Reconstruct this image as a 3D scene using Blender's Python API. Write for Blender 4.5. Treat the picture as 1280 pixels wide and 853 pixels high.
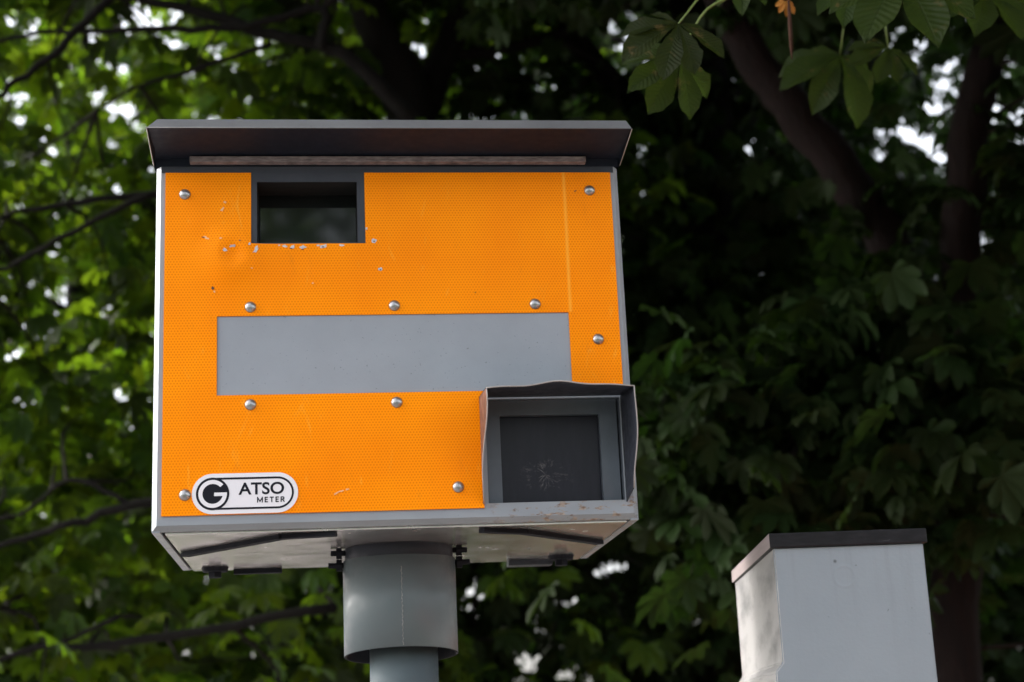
import bpy, bmesh, math, random
import numpy as np
from mathutils import Vector

# ------------------------------------------------------------------ camera, sky, sun, exposure
scene = bpy.context.scene
for o in list(bpy.data.objects):
    bpy.data.objects.remove(o)
C = scene.collection

CAM = np.array([.2441, -2.3285, 1.6])
FPX = 1951.8                                   # focal length in pixels of a 1280 px wide picture
yaw, pitch, roll = .1222, .2494, -.0441
fwd = np.array([math.sin(yaw)*math.cos(pitch), math.cos(yaw)*math.cos(pitch), math.sin(pitch)])
r0 = np.array([math.cos(yaw), -math.sin(yaw), 0.0]); u0 = np.cross(r0, fwd)
rgt = math.cos(roll)*r0 + math.sin(roll)*u0
upv = -math.sin(roll)*r0 + math.cos(roll)*u0

def at(px, py, Y):
    """world point at depth plane y = Y that falls on this image pixel"""
    d = fwd + (px-640)/FPX*rgt - (py-426.5)/FPX*upv
    return CAM + d*((Y-CAM[1])/d[1])

def atz(px, py, Z):
    d = fwd + (px-640)/FPX*rgt - (py-426.5)/FPX*upv
    return CAM + d*((Z-CAM[2])/d[2])

from mathutils import Matrix
cam_d = bpy.data.cameras.new('camera')
cam = bpy.data.objects.new('camera', cam_d); C.objects.link(cam)
M3 = Matrix(((rgt[0], upv[0], -fwd[0]), (rgt[1], upv[1], -fwd[1]), (rgt[2], upv[2], -fwd[2])))
cam.matrix_world = Matrix.Translation(Vector(CAM)) @ M3.to_4x4()
cam_d.sensor_width = 36.0
cam_d.lens = 36.0*FPX/1280
cam_d.clip_start = .05; cam_d.clip_end = 2000
cam_d.dof.use_dof = True
cam_d.dof.focus_distance = 2.42
cam_d.dof.aperture_fstop = 4.2
cam_d.dof.aperture_blades = 0
scene.camera = cam

SUN_AZ = math.atan2(-.955, .295)               # towards the sun: from the left, a little behind the box
SUN_EL = math.radians(38)
world = bpy.data.worlds.new("World"); scene.world = world
world.use_nodes = True
nt = world.node_tree
bg = nt.nodes['Background']
sky = nt.nodes.new('ShaderNodeTexSky'); sky.sky_type = 'NISHITA'; sky.sun_disc = False
sky.sun_elevation = SUN_EL; sky.sun_rotation = SUN_AZ
sky.air_density = 1.0; sky.dust_density = 5.0; sky.ozone_density = 1.0
hs_ = nt.nodes.new('ShaderNodeHueSaturation'); hs_.inputs['Saturation'].default_value = .28   # thin bright overcast
nt.links.new(sky.outputs[0], hs_.inputs['Color']); nt.links.new(hs_.outputs[0], bg.inputs[0]); bg.inputs[1].default_value = .15
sun_d = bpy.data.lights.new('sun', 'SUN'); sun_d.energy = 1.5; sun_d.angle = math.radians(12)
sun_d.color = (1, .955, .88)
sun = bpy.data.objects.new('sun', sun_d); C.objects.link(sun)
sdir = Vector((math.sin(SUN_AZ)*math.cos(SUN_EL), math.cos(SUN_AZ)*math.cos(SUN_EL), math.sin(SUN_EL)))
sun.rotation_euler = sdir.to_track_quat('Z', 'Y').to_euler()
scene.view_settings.view_transform = 'Standard'; scene.view_settings.look = 'None'
scene.view_settings.exposure = 2.1; scene.view_settings.gamma = 1
scene.cycles.max_bounces = 8; scene.cycles.transparent_max_bounces = 8
scene.cycles.use_denoising = True
scene.cycles.sample_clamp_indirect = 6

# ------------------------------------------------------------------ helpers
rng = np.random.default_rng(11); random.seed(5)

def tag(o, label=None, cat=None, group=None, kind=None):
    if label: o['label'] = label
    if cat: o['category'] = cat
    if group: o['group'] = group
    if kind: o['kind'] = kind
    return o

def empty(name, loc, label, cat, group=None, rz=0):
    o = bpy.data.objects.new(name, None); C.objects.link(o); o.location = Vector(loc); o.rotation_euler.z = rz
    o.empty_display_size = .2
    return tag(o, label, cat, group)

def obj(name, bm, mats, parent=None, smooth=False):
    me = bpy.data.meshes.new(name)
    if isinstance(bm, bmesh.types.BMesh):
        bmesh.ops.recalc_face_normals(bm, faces=bm.faces[:]) if not smooth == 'keep' else None
        bm.to_mesh(me); bm.free()
    else:
        me = bm; me.name = name
    for m in (mats if isinstance(mats, (list, tuple)) else [mats]): me.materials.append(m)
    if smooth: me.polygons.foreach_set('use_smooth', [True]*len(me.polygons))
    o = bpy.data.objects.new(name, me); C.objects.link(o)
    if parent: o.parent = parent
    return o

def box(bm, x0, x1, y0, y1, z0, z1, mi=0, bev=0):
    vs = [bm.verts.new((x, y, z)) for x in (x0, x1) for y in (y0, y1) for z in (z0, z1)]
    fs = []
    for q in ((0,1,3,2),(4,6,7,5),(0,4,5,1),(2,3,7,6),(0,2,6,4),(1,5,7,3)):
        f = bm.faces.new([vs[i] for i in q]); f.material_index = mi; fs.append(f)
    if bev:
        es = list({e for f in fs for e in f.edges})
        bmesh.ops.bevel(bm, geom=es, offset=bev, segments=2, affect='EDGES', profile=.6)
    return fs

def frames(pts):
    pts = np.asarray(pts, float); t = np.gradient(pts, axis=0)
    t /= np.linalg.norm(t, axis=1)[:, None] + 1e-9
    a = np.array([0, 0, 1.]) if abs(t[0][2]) < .9 else np.array([1., 0, 0])
    n = np.cross(t[0], a); n /= np.linalg.norm(n); N = []
    for k in t:
        n = n - k*(n@k); n /= np.linalg.norm(n)+1e-9; N.append(n.copy())
    N = np.array(N); return t, N, np.cross(t, N)

def tube(bm, pts, rad, seg=10, cap=True, rough=0, mi=0):
    pts = np.asarray(pts, float); rad = np.broadcast_to(rad, (len(pts),))
    t, N, B = frames(pts); rings = []
    ph = random.random()*6
    for p, r, n, b in zip(pts, rad, N, B):
        ring = []
        for k in range(seg):
            a = 2*math.pi*k/seg
            rr = r*(1 + rough*(.6*math.sin(3*a+ph+p[2]*2.1)+.4*math.sin(5*a-ph*2+p[2]*3.7)))
            ring.append(bm.verts.new(p + rr*(n*math.cos(a)+b*math.sin(a))))
        rings.append(ring)
    for i in range(len(rings)-1):
        for k in range(seg):
            f = bm.faces.new((rings[i][k], rings[i][(k+1) % seg], rings[i+1][(k+1) % seg], rings[i+1][k])); f.material_index = mi; f.smooth = True
    if cap:
        bm.faces.new(rings[0][::-1]); bm.faces.new(rings[-1])

def spline(pts, n):
    pts = np.asarray(pts, float)
    if len(pts) < 3:
        return pts[0] + np.linspace(0, 1, n)[:, None]*(pts[-1]-pts[0])
    P = np.vstack([2*pts[0]-pts[1], pts, 2*pts[-1]-pts[-2]]); out = []
    for u in np.linspace(0, len(pts)-1-1e-6, n):
        i = int(u); t = u-i; a, b, c, d = P[i:i+4]
        out.append(.5*((2*b)+(-a+c)*t+(2*a-5*b+4*c-d)*t*t+(-a+3*b-3*c+d)*t**3))
    return np.array(out)

# ------------------------------------------------------------------ materials
class NT:
    def __init__(s, name):
        s.m = bpy.data.materials.new(name); s.m.use_nodes = True; s.t = s.m.node_tree
        s.b = s.t.nodes['Principled BSDF']; s.out = s.t.nodes['Material Output']
    def n(s, typ, **kw):
        nd = s.t.nodes.new(typ)
        for k, v in kw.items(): setattr(nd, k, v)
        return nd
    def l(s, a, b): s.t.links.new(a, b)
    def math(s, op, a, b=None, c=None):
        nd = s.n('ShaderNodeMath', operation=op)
        for i, v in enumerate((a, b, c)):
            if v is None: continue
            if isinstance(v, (int, float)): nd.inputs[i].default_value = v
            else: s.l(v, nd.inputs[i])
        return nd.outputs[0]
    def obj(s):
        return s.n('ShaderNodeTexCoord').outputs['Object']
    def noise(s, scale, detail=4, rough=.55, vec=None, dist=0):
        nd = s.n('ShaderNodeTexNoise'); nd.inputs['Scale'].default_value = scale
        nd.inputs['Detail'].default_value = detail; nd.inputs['Roughness'].default_value = rough
        nd.inputs['Distortion'].default_value = dist
        s.l(vec if vec is not None else s.obj(), nd.inputs['Vector']); return nd.outputs['Fac']
    def scaled(s, sc):
        mp = s.n('ShaderNodeMapping'); mp.inputs['Scale'].default_value = sc; s.l(s.obj(), mp.inputs['Vector']); return mp.outputs[0]
    def ramp(s, fac, stops):
        nd = s.n('ShaderNodeValToRGB'); e = nd.color_ramp.elements
        while len(e) > 1: e.remove(e[-1])
        e[0].position = stops[0][0]; e[0].color = (*stops[0][1], 1) if len(stops[0][1]) == 3 else stops[0][1]
        for p, c in stops[1:]:
            k = e.new(p); k.color = (*c, 1)
        s.l(fac, nd.inputs[0]); return nd.outputs[0]
    def mix(s, fac, a, b, mode='MIX'):
        nd = s.n('ShaderNodeMix', data_type='RGBA', blend_type=mode)
        for i, v in ((0, fac), (6, a), (7, b)):
            if isinstance(v, (int, float)): nd.inputs[i].default_value = v
            elif isinstance(v, tuple): nd.inputs[i].default_value = (*v, 1)
            else: s.l(v, nd.inputs[i])
        return nd.outputs[2]
    def bump(s, h, strength=.2, dist=.001):
        nd = s.n('ShaderNodeBump'); nd.inputs['Strength'].default_value = strength; nd.inputs['Distance'].default_value = dist
        s.l(h, nd.inputs['Height']); s.l(nd.outputs[0], s.b.inputs['Normal'])
    def set(s, **kw):
        for k, v in kw.items():
            i = s.b.inputs[k.replace('_', ' ')]
            if isinstance(v, tuple) and len(v) == 3: i.default_value = (*v, 1)
            elif isinstance(v, (int, float)): i.default_value = v
            else: s.l(v, i)
        return s

g3 = lambda v: (v, v, v)

def painted(name, base, rough=.4, dirt=.25, rust=0, spec=.5, peel=.15, speck=.45):
    m = NT(name)
    n1 = m.noise(9, 6, .6); n2 = m.noise(70, 3, .5)
    col = m.mix(m.ramp(n1, [(.35, g3(0)), (.75, g3(1))]), base, tuple(c*(1-dirt) for c in base))
    sp = m.ramp(m.noise(260, 2, .5), [(.70, g3(0)), (.74, g3(1))])
    col = m.mix(m.math('MULTIPLY', sp, speck), col, (.05, .045, .04))
    if rust:
        sep = m.n('ShaderNodeSeparateXYZ'); m.l(m.obj(), sep.inputs[0])
        mk = m.math('MULTIPLY', m.ramp(sep.outputs[0], [(.46, g3(0)), (.54, g3(1))]), m.ramp(m.math('ADD', sep.outputs[2], .5), [(.505, g3(1)), (.52, g3(0))]))
        rn = m.ramp(m.noise(1, 7, .68, m.scaled((38, 60, 110))), [(.535, g3(0)), (.60, g3(1))])
        rm = m.math('MULTIPLY', mk, rn)
        rc = m.ramp(m.noise(120, 4), [(.35, (.10, .045, .022)), (.62, (.34, .27, .22))])
        col = m.mix(rm, col, rc)
    m.set(Base_Color=col, Roughness=m.ramp(n2, [(.3, g3(rough-.06)), (.7, g3(rough+.12))]), Specular_IOR_Level=spec)
    m.bump(m.noise(420, 2, .5), peel, .0006)
    return m.m

GREY = (.265, .29, .325)
M_house = painted('housing_grey_paint', GREY, .38, .16, rust=1)
M_grey = painted('grey_paint', GREY, .42, .15)
M_plate = painted('blank_plate_paint', (.28, .305, .345), .5, .13, spec=.35)
M_hood = painted('hood_weathered_paint', (.010, .015, .028), .6, .35, spec=.25)
M_frame = painted('dark_frame_paint', (.040, .046, .060), .5, .25, spec=.3)
M_pole = painted('pole_paint', (.105, .132, .145), .42, .10, spec=.5, peel=.04, speck=0)
M_dark = painted('dark_steel', (.012, .013, .018), .8, .3, spec=.15)
M_black = NT('black_interior').set(Base_Color=g3(.008), Roughness=.9).m

def m_batten():
    m = NT('weathered_batten')
    n = m.noise(1, 6, .65, m.scaled((60, 60, 260)))
    m.set(Base_Color=m.ramp(n, [(.3, (.08, .068, .07)), (.55, (.21, .18, .185)), (.75, (.30, .265, .27))]), Roughness=.85)
    m.bump(n, .5, .001); return m.m
M_batten = m_batten()

def m_orange():
    m = NT('orange_retroreflective_sheet')
    sep = m.n('ShaderNodeSeparateXYZ'); m.l(m.obj(), sep.inputs[0]); X, Z = sep.outputs[0], sep.outputs[2]
    P = .0047; Q = P*math.sqrt(3)
    def lat(ox, oz):
        fx = m.math('SUBTRACT', m.math('FRACT', m.math('ADD', m.math('DIVIDE', X, P), 50.5+ox)), .5)
        fz = m.math('SUBTRACT', m.math('FRACT', m.math('ADD', m.math('DIVIDE', Z, Q), 50.5+oz)), .5)
        a = m.math('MULTIPLY', fx, fx); b = m.math('MULTIPLY', m.math('MULTIPLY', fz, fz), 3)
        return m.math('SQRT', m.math('ADD', a, b))
    d = m.math('MINIMUM', lat(0, 0), lat(.5, .5))
    dot = m.ramp(d, [(.20, g3(1)), (.34, g3(0))])
    big = m.noise(7, 3, .5)
    base = m.mix(m.ramp(big, [(.35, g3(0)), (.7, g3(1))]), (.99, .296, .0005), (.93, .245, .0005))
    # pale scuffs where the sheet was rubbed
    sc = m.noise(1, 5, .62, m.scaled((40, 1, 12)), 1.2)
    scm = m.ramp(sc, [(.63, g3(0)), (.72, g3(.55))])
    col = m.mix(scm, base, (.97, .40, .03))
    col = m.mix(m.math('MULTIPLY', dot, .60), col, (.66, .135, .0005))
    # overlap seam of two strips of sheet
    ln = m.math('ABSOLUTE', m.math('SUBTRACT', X, m.math('ADD', .6245, m.math('MULTIPLY', m.math('SUBTRACT', m.noise(4, 1), .5), .004))))
    seam = m.math('MULTIPLY', m.ramp(ln, [(.0006, g3(1)), (.0014, g3(0))]), m.math('GREATER_THAN', Z, .3045))
    col = m.mix(m.math('MULTIPLY', seam, .7), col, (.98, .42, .04))
    grime = m.ramp(m.noise(1, 6, .65, m.scaled((30, 1, 9))), [(.62, g3(0)), (.8, g3(.35))])
    col = m.mix(grime, col, (.45, .14, .02))
    m.set(Base_Color=col, Roughness=.45, Specular_IOR_Level=.07)
    h = m.math('ADD', m.math('MULTIPLY', dot, -.15), m.math('MULTIPLY', m.noise(14, 3), 3.0))
    m.bump(h, .35, .0008)
    return m.m
M_orange = m_orange()

def m_metal(name, base, rough, metallic=1.0, sc=60):
    m = NT(name); n = m.noise(sc, 4)
    m.set(Base_Color=m.ramp(n, [(.3, tuple(c*.7 for c in base)), (.7, base)]), Roughness=rough, Metallic=metallic)
    m.bump(n, .15, .0006); return m.m
M_chip = m_metal('bare_scraped_metal', (.62, .60, .60), .45, .35, 300)
M_rivet = m_metal('rivet_metal', (.42, .41, .41), .3, .85, 200)

def m_base_plate():
    m = NT('galvanised_base_plate'); n = m.noise(22, 5, .6); n2 = m.noise(130, 2)
    m.set(Base_Color=m.ramp(n, [(.3, (.50, .47, .47)), (.7, (.72, .69, .68))]), Roughness=m.ramp(n, [(.3, g3(.16)), (.7, g3(.28))]), Metallic=.85)
    m.bump(n2, .12, .0008); return m.m
M_base = m_base_plate()

def m_glass(name, base, rough, scratch=False):
    m = NT(name); col = base
    if scratch:
        sep = m.n('ShaderNodeSeparateXYZ'); m.l(m.obj(), sep.inputs[0])
        dx = m.math('SUBTRACT', sep.outputs[0], .577); dz = m.math('SUBTRACT', sep.outputs[2], .052)
        rr = m.math('SQRT', m.math('ADD', m.math('MULTIPLY', m.math('MULTIPLY', dx, dx), .45), m.math('MULTIPLY', dz, m.math('MULTIPLY', dz, 1.3))))
        near = m.ramp(rr, [(.004, g3(1)), (.032, g3(0))])
        ang = m.math('ARCTAN2', dz, dx)
        cx = m.n('ShaderNodeCombineXYZ'); m.l(m.math('MULTIPLY', ang, 3.2), cx.inputs[0]); m.l(m.math('MULTIPLY', rr, 55), cx.inputs[1])
        st = m.ramp(m.noise(1.6, 6, .7, cx.outputs[0]), [(.5, g3(0)), (.64, g3(1))])
        k = m.math('MULTIPLY', st, near)
        dust = m.ramp(m.noise(1, 5, .6, m.scaled((60, 1, 14))), [(.45, g3(0)), (.8, g3(.35))])
        col = m.mix(dust, base, tuple(c*2.2+.01 for c in base))
        k = m.math('MULTIPLY', k, m.ramp(m.noise(90, 3), [(.45, g3(0)), (.6, g3(1))]))
        col = m.mix(m.math('MULTIPLY', k, .6), col, (.30, .28, .28))
    m.set(Base_Color=col, Roughness=rough, Specular_IOR_Level=.3 if scratch else .65, IOR=1.5)
    return m.m
M_glass = m_glass('window_glass', (.010, .012, .012), .05)
M_flash = m_glass('flash_pane', (.006, .006, .013), .33, True)
M_white = NT('sticker_white').set(Base_Color=(.74, .72, .76), Roughness=.4).m
M_ink = NT('sticker_ink').set(Base_Color=(.008, .009, .015), Roughness=.6, Specular_IOR_Level=.15).m

def m_cabinet():
    m = NT('cabinet_brushed_paint')
    n = m.noise(6, 5, .6); st = m.noise(1, 4, .6, m.scaled((10, 10, 90)))
    col = m.mix(m.ramp(n, [(.3, g3(0)), (.75, g3(1))]), (.262, .296, .332), (.235, .265, .30))
    spk = m.ramp(m.noise(95, 2, .5), [(.73, g3(0)), (.77, g3(1))])
    col = m.mix(m.math('MULTIPLY', spk, .5), col, (.03, .028, .025))
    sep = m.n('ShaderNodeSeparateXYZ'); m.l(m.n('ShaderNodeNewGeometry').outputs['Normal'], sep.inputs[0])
    side = m.math('LESS_THAN', sep.outputs[0], -.5)        # left cheek coloured paler for light from the left, grime blotches over it
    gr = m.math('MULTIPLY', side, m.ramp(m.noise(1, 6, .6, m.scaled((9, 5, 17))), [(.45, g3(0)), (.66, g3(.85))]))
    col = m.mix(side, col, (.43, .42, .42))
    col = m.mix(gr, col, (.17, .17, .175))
    m.set(Base_Color=col, Roughness=.38, Specular_IOR_Level=.5)
    s2 = m.n('ShaderNodeSeparateXYZ'); m.l(m.obj(), s2.inputs[0]); X, Z = s2.outputs[0], s2.outputs[2]
    dx = m.math('SUBTRACT', X, .111); dz = m.math('SUBTRACT', Z, 1.829)
    rr = m.math('SQRT', m.math('ADD', m.math('MULTIPLY', dx, dx), m.math('MULTIPLY', dz, dz)))
    ringm = m.ramp(m.math('ABSOLUTE', m.math('SUBTRACT', rr, .0165)), [(.0008, g3(1)), (.0022, g3(0))])   # ghost of a removed disc
    spot = m.ramp(m.math('SQRT', m.math('ADD', m.math('MULTIPLY', m.math('SUBTRACT', X, .098), m.math('SUBTRACT', X, .098)), m.math('MULTIPLY', m.math('SUBTRACT', Z, 1.853), m.math('SUBTRACT', Z, 1.853)))), [(.0018, g3(.9)), (.003, g3(0))])
    front_ = m.math('SUBTRACT', 1.0, side)
    col = m.mix(m.math('MULTIPLY', spot, front_), col, (.02, .02, .02))
    run = m.math('MULTIPLY', m.ramp(m.noise(1, 5, .6, m.scaled((45, 45, 3))), [(.56, g3(0)), (.75, g3(.35))]), m.ramp(m.math('SUBTRACT', Z, 1.0), [(.70, g3(.25)), (.88, g3(1))]))
    col = m.mix(run, col, (.17, .185, .20)); m.set(Base_Color=col)
    m.bump(m.math('ADD', m.math('ADD', m.math('MULTIPLY', st, .6), m.noise(160, 2)), m.math('MULTIPLY', ringm, 1.2)), .22, .0012); return m.m
M_cab = m_cabinet()
def m_cap():
    m = NT('cabinet_cap_paint'); n = m.noise(1, 6, .7, m.scaled((25, 25, 120)))
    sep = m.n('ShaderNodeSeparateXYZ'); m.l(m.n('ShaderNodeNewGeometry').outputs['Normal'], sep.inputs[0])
    left_face = m.math('LESS_THAN', sep.outputs[0], -.6)       # left faces get a paler pinkish grey
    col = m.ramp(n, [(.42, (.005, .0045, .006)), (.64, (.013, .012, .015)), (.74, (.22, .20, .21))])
    m.set(Base_Color=m.mix(left_face, col, m.mix(n, (.42, .36, .36), (.30, .25, .25))), Roughness=.5, Specular_IOR_Level=.25)
    m.bump(m.noise(140, 3), .4, .001); return m.m
M_cap = m_cap()

def m_bark(name, a, b, red=False):
    m = NT(name)
    n = m.noise(1, 7, .65, m.scaled((26, 26, 4.5)), 1.5); n2 = m.noise(3, 4)
    col = m.mix(n2, m.ramp(n, [(.35, a), (.6, b), (.8, tuple(min(1, c*1.6) for c in b))]), tuple(c*.7 for c in b))
    m.set(Base_Color=col, Roughness=.9, Specular_IOR_Level=.2); m.bump(n, .9, .02); return m.m
M_bark = m_bark('dark_bark', (.003, .0028, .0025), (.008, .0065, .0055))
M_bark_red = m_bark('reddish_bark', (.004, .003, .003), (.014, .0075, .0070))

def m_leaf(name, base, trans, tmix=.42, rough=.42, spec=.35, veins=False):
    m = NT(name)
    at_ = m.n('ShaderNodeAttribute', attribute_name='tint'); v = at_.outputs['Fac']
    hs = m.n('ShaderNodeHueSaturation')
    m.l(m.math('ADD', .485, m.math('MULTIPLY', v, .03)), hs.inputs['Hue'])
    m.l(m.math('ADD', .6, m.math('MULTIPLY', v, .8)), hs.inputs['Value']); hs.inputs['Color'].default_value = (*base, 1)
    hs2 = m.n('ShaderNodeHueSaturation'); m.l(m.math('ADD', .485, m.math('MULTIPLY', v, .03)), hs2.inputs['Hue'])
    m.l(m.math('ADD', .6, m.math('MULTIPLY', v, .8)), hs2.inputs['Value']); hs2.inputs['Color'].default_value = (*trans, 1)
    c1, c2 = hs.outputs[0], hs2.outputs[0]
    uv = m.n('ShaderNodeUVMap'); uv.uv_map = 'UVMap'
    sep = m.n('ShaderNodeSeparateXYZ'); m.l(uv.outputs[0], sep.inputs[0])
    av = m.math('ABSOLUTE', sep.outputs[1])
    vein = m.math('SINE', m.math('MULTIPLY', m.math('SUBTRACT', sep.outputs[0], m.math('MULTIPLY', av, .17)), 2*math.pi*15))
    rib = m.ramp(av, [(.03, g3(1)), (.09, g3(0))])
    vl = m.math('MAXIMUM', m.ramp(vein, [(.86, g3(0)), (1.0, g3(.7))]), rib)
    if veins:
        c1 = m.mix(m.math('MULTIPLY', vl, .30), c1, tuple(c*1.6+.01 for c in base)); c2 = m.mix(m.math('MULTIPLY', vl, .45), c2, tuple(c*.5 for c in trans))
        br = m.ramp(m.noise(28, 5, .65), [(.60, g3(0)), (.68, g3(.75))])
        c1 = m.mix(br, c1, (.11, .075, .03))
    m.set(Base_Color=c1, Roughness=rough, Specular_IOR_Level=spec)
    if veins: m.bump(m.math('ADD', m.math('MULTIPLY', vein, .5), m.math('MULTIPLY', rib, 1.2)), .55, .0016)
    tr = m.n('ShaderNodeBsdfTranslucent'); m.l(c2, tr.inputs[0])
    mx = m.n('ShaderNodeMixShader'); mx.inputs[0].default_value = tmix
    m.l(m.b.outputs[0], mx.inputs[1]); m.l(tr.outputs[0], mx.inputs[2]); m.l(mx.outputs[0], m.out.inputs[0])
    return m.m
M_leaf_light = m_leaf('backlit_chestnut_leaf', (.016, .032, .007), (.21, .35, .011), .35, .5, .15)  # paler, more translucent copy: backlight of the left trees put into colour
M_leaf_dark = m_leaf('shaded_chestnut_leaf', (.014, .025, .008), (.035, .075, .008), .22, .55, .08)  # darker copy of the same leaf: canopy shade put into colour
M_leaf_near = m_leaf('overhanging_chestnut_leaf', (.017, .028, .007), (.055, .095, .008), .3, .5, .13, veins=True)
M_twig = NT('twig_bark').set(Base_Color=(.012, .010, .008), Roughness=.9, Specular_IOR_Level=.15).m
M_petiole = NT('leaf_stalk').set(Base_Color=(.12, .17, .04), Roughness=.6).m

# ------------------------------------------------------------------ ground, paving
def sheet(name, x0, x1, y0, y1, z, mat, label=None, cat=None, kind='structure'):
    bm = bmesh.new(); f = bm.faces.new([bm.verts.new(p) for p in ((x0, y0, z), (x1, y0, z), (x1, y1, z), (x0, y1, z))])
    o = obj(name, bm, mat); return tag(o, label, cat, kind=kind)

def m_ground():
    m = NT('lawn_ground'); n = m.noise(.5, 6); 
    m.set(Base_Color=m.ramp(n, [(.3, (.035, .07, .015)), (.7, (.08, .12, .03))]), Roughness=.95); m.bump(m.noise(30, 4), .6, .03); return m.m
def m_pave(a, b, brick=True):
    m = NT('paving'); br = m.n('ShaderNodeTexBrick'); m.l(m.obj(), br.inputs[0]); br.inputs['Scale'].default_value = 1.1
    br.inputs['Color1'].default_value = (*a, 1); br.inputs['Color2'].default_value = (*b, 1); br.inputs['Mortar'].default_value = (.12, .11, .10, 1)
    br.inputs['Mortar Size'].default_value = .006
    col = m.mix(m.ramp(m.noise(2, 6), [(.4, g3(0)), (.75, g3(.5))]), br.outputs[0], tuple(c*.6 for c in a))
    m.set(Base_Color=col, Roughness=.85); m.bump(m.noise(60, 4), .3, .004); return m.m
M_ground = m_ground()
sheet('ground', -400, 400, -400, 400, 0, M_ground)
sheet('road', -400, 400, -16, -4.2, .004, NT('asphalt').set(Base_Color=g3(.055), Roughness=.9).m)
bm = bmesh.new(); box(bm, -60, 60, -4.2, -4.05, .0, .125, bev=.012); tag(obj('kerb', bm, NT('kerb_stone').set(Base_Color=(.33, .31, .29), Roughness=.9).m), kind='structure')
bm = bmesh.new(); box(bm, -60, .98, -4.05, 3.0, .0, .12); tag(obj('pavement', bm, m_pave((.15, .14, .135), (.13, .12, .115))), kind='structure')
bm = bmesh.new(); box(bm, 1.85, 5.5, -4.05, 15, .0, .115); tag(obj('path', bm, m_pave((.42, .13, .085), (.36, .11, .07))), kind='structure')
bm = bmesh.new(); box(bm, -60, .98, 3.0, 14, .0, .118); tag(obj('path', bm, NT('sandy_gravel').set(Base_Color=(.50, .455, .46), Roughness=.9).m), kind='structure')

# ------------------------------------------------------------------ speed camera
Z0 = 1.9384
gat = empty('speed_camera', (0, 0, 0), 'yellow-orange and grey roadside speed camera box on a thick grey pole', 'speed camera')

def part(name, bm, mats, parent=None, smooth=False):
    o = obj(name, bm, mats, parent or gat, smooth)
    if parent is None or parent is gat: o.location = (0, 0, Z0)
    return o

XL, XR, ZT, ZB, D, BV = -.0150, .7140, .5465, -.0215, .515, .0080

def cells(xs, zs, skip):
    """rectangles of a grid in the x-z plane whose centre is not in a hole"""
    for i in range(len(xs)-1):
        for j in range(len(zs)-1):
            cx, cz = (xs[i]+xs[i+1])/2, (zs[j]+zs[j+1])/2
            if not any(a < cx < b and c < cz < d for a, b, c, d in skip): yield xs[i], xs[i+1], zs[j], zs[j+1]

# housing shell: front face with the two openings, bevelled rim, walls, top and back
bm = bmesh.new()
WIN = (.1400, .2950, .4205, .5205); FL = (.4840, .6925, .0072, .1668)
fx0, fx1, fz0, fz1 = XL+BV, XR-BV, ZB+BV, ZT-BV
fz1 = ZT; xs = sorted({fx0, WIN[0], WIN[1], FL[0], FL[1], fx1}); zs = sorted({fz0, FL[2], FL[3], WIN[2], WIN[3], fz1})
vmap = {}
def V(x, y, z):
    k = (round(x, 5), round(y, 5), round(z, 5))
    if k not in vmap: vmap[k] = bm.verts.new((x, y, z))
    return vmap[k]
for x0, x1, z0, z1 in cells(xs, zs, [WIN, FL]):
    bm.faces.new((V(x0, 0, z0), V(x1, 0, z0), V(x1, 0, z1), V(x0, 0, z1)))
def ring(y, x0, x1, z0, z1): return [(x0, y, z0), (x1, y, z0), (x1, y, z1), (x0, y, z1)]
b2 = BV*.30
fz1 = ZT
rs = [ring(0, fx0, fx1, fz0, fz1), ring(.0105, XL+.0004, XR-.0004, ZB+.0004, ZT), ring(.0120, XL, XR, ZB, ZT), ring(D, XL, XR, ZB, ZT)]
for a, b in zip(rs, rs[1:]):
    for k in range(4):
        p = [a[k], a[(k+1) % 4], b[(k+1) % 4], b[k]]
        if b is rs[3] and k == 0: continue                      # open underneath: the base plate closes it
        bm.faces.new([V(*q) for q in p])
bm.faces.new([V(*q) for q in rs[3]])
# bottom returns of the walls
box(bm, XL+.0006, XL+.0125, BV+.001, D-.001, ZB-.0012, ZB+.002); box(bm, XR-.0125, XR-.0006, BV+.001, D-.001, ZB-.0012, ZB+.002)
box(bm, XL+.013, XR-.013, .0125, .0155, ZB+.0002, ZB+.003); box(bm, XL+.013, XR-.013, D-.012, D-.001, ZB-.0005, ZB+.003)
housing = part('housing', bm, M_house)
bm = bmesh.new(); box(bm, XL+.0085, XR-.0085, -.0012, -.0002, .5362, ZT-.0002); part('top_shade_strip', bm, M_frame)  # dark strip puts the rain hood's shade into colour on the housing edge
# dark gap behind the returns and the shiny base plate
bm = bmesh.new(); box(bm, XL+.003, XR-.003, .006, D-.003, ZB+.0042, ZB+.0062); part('inner_floor', bm, M_black, housing)
bm = bmesh.new(); box(bm, XL+.019, XR-.017, .0175, D-.004, ZB-.0035, ZB+.0035, bev=.001)
base = part('base_plate', bm, M_base)

# stays, latches and clamp screws under the plate
def under(px, py, dz=0): p = atz(px, py, Z0+ZB-.004); return np.array([p[0], p[1], ZB-.004+dz])
def bar(bm, a, b, w, h):
    a, b = np.asarray(a, float), np.asarray(b, float); d = (b-a)/np.linalg.norm(b-a); s = np.cross(d, [0, 0, 1.])*w/2
    lo, hi = np.array([0, 0, -h]), np.zeros(3); q = [p+o_+t for p in (a, b) for t in (lo, hi) for o_ in (-s, s)]
    v = [bm.verts.new(p) for p in q]
    for f in ((0, 1, 3, 2), (4, 6, 7, 5), (0, 4, 5, 1), (2, 3, 7, 6), (0, 2, 6, 4), (1, 5, 7, 3)): bm.faces.new([v[i] for i in f])
for pts in (((.013, .235), (.175, .047), (.255, .030)), ((.690, .232), (.545, .070), (.475, .035))):
    bm = bmesh.new(); zb = ZB-.004
    for (x0, y0), (x1, y1) in zip(pts, pts[1:]): bar(bm, (x0, y0, zb), (x1, y1, zb), .016, .0065)
    part('stay_bar', bm, M_dark)
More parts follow.
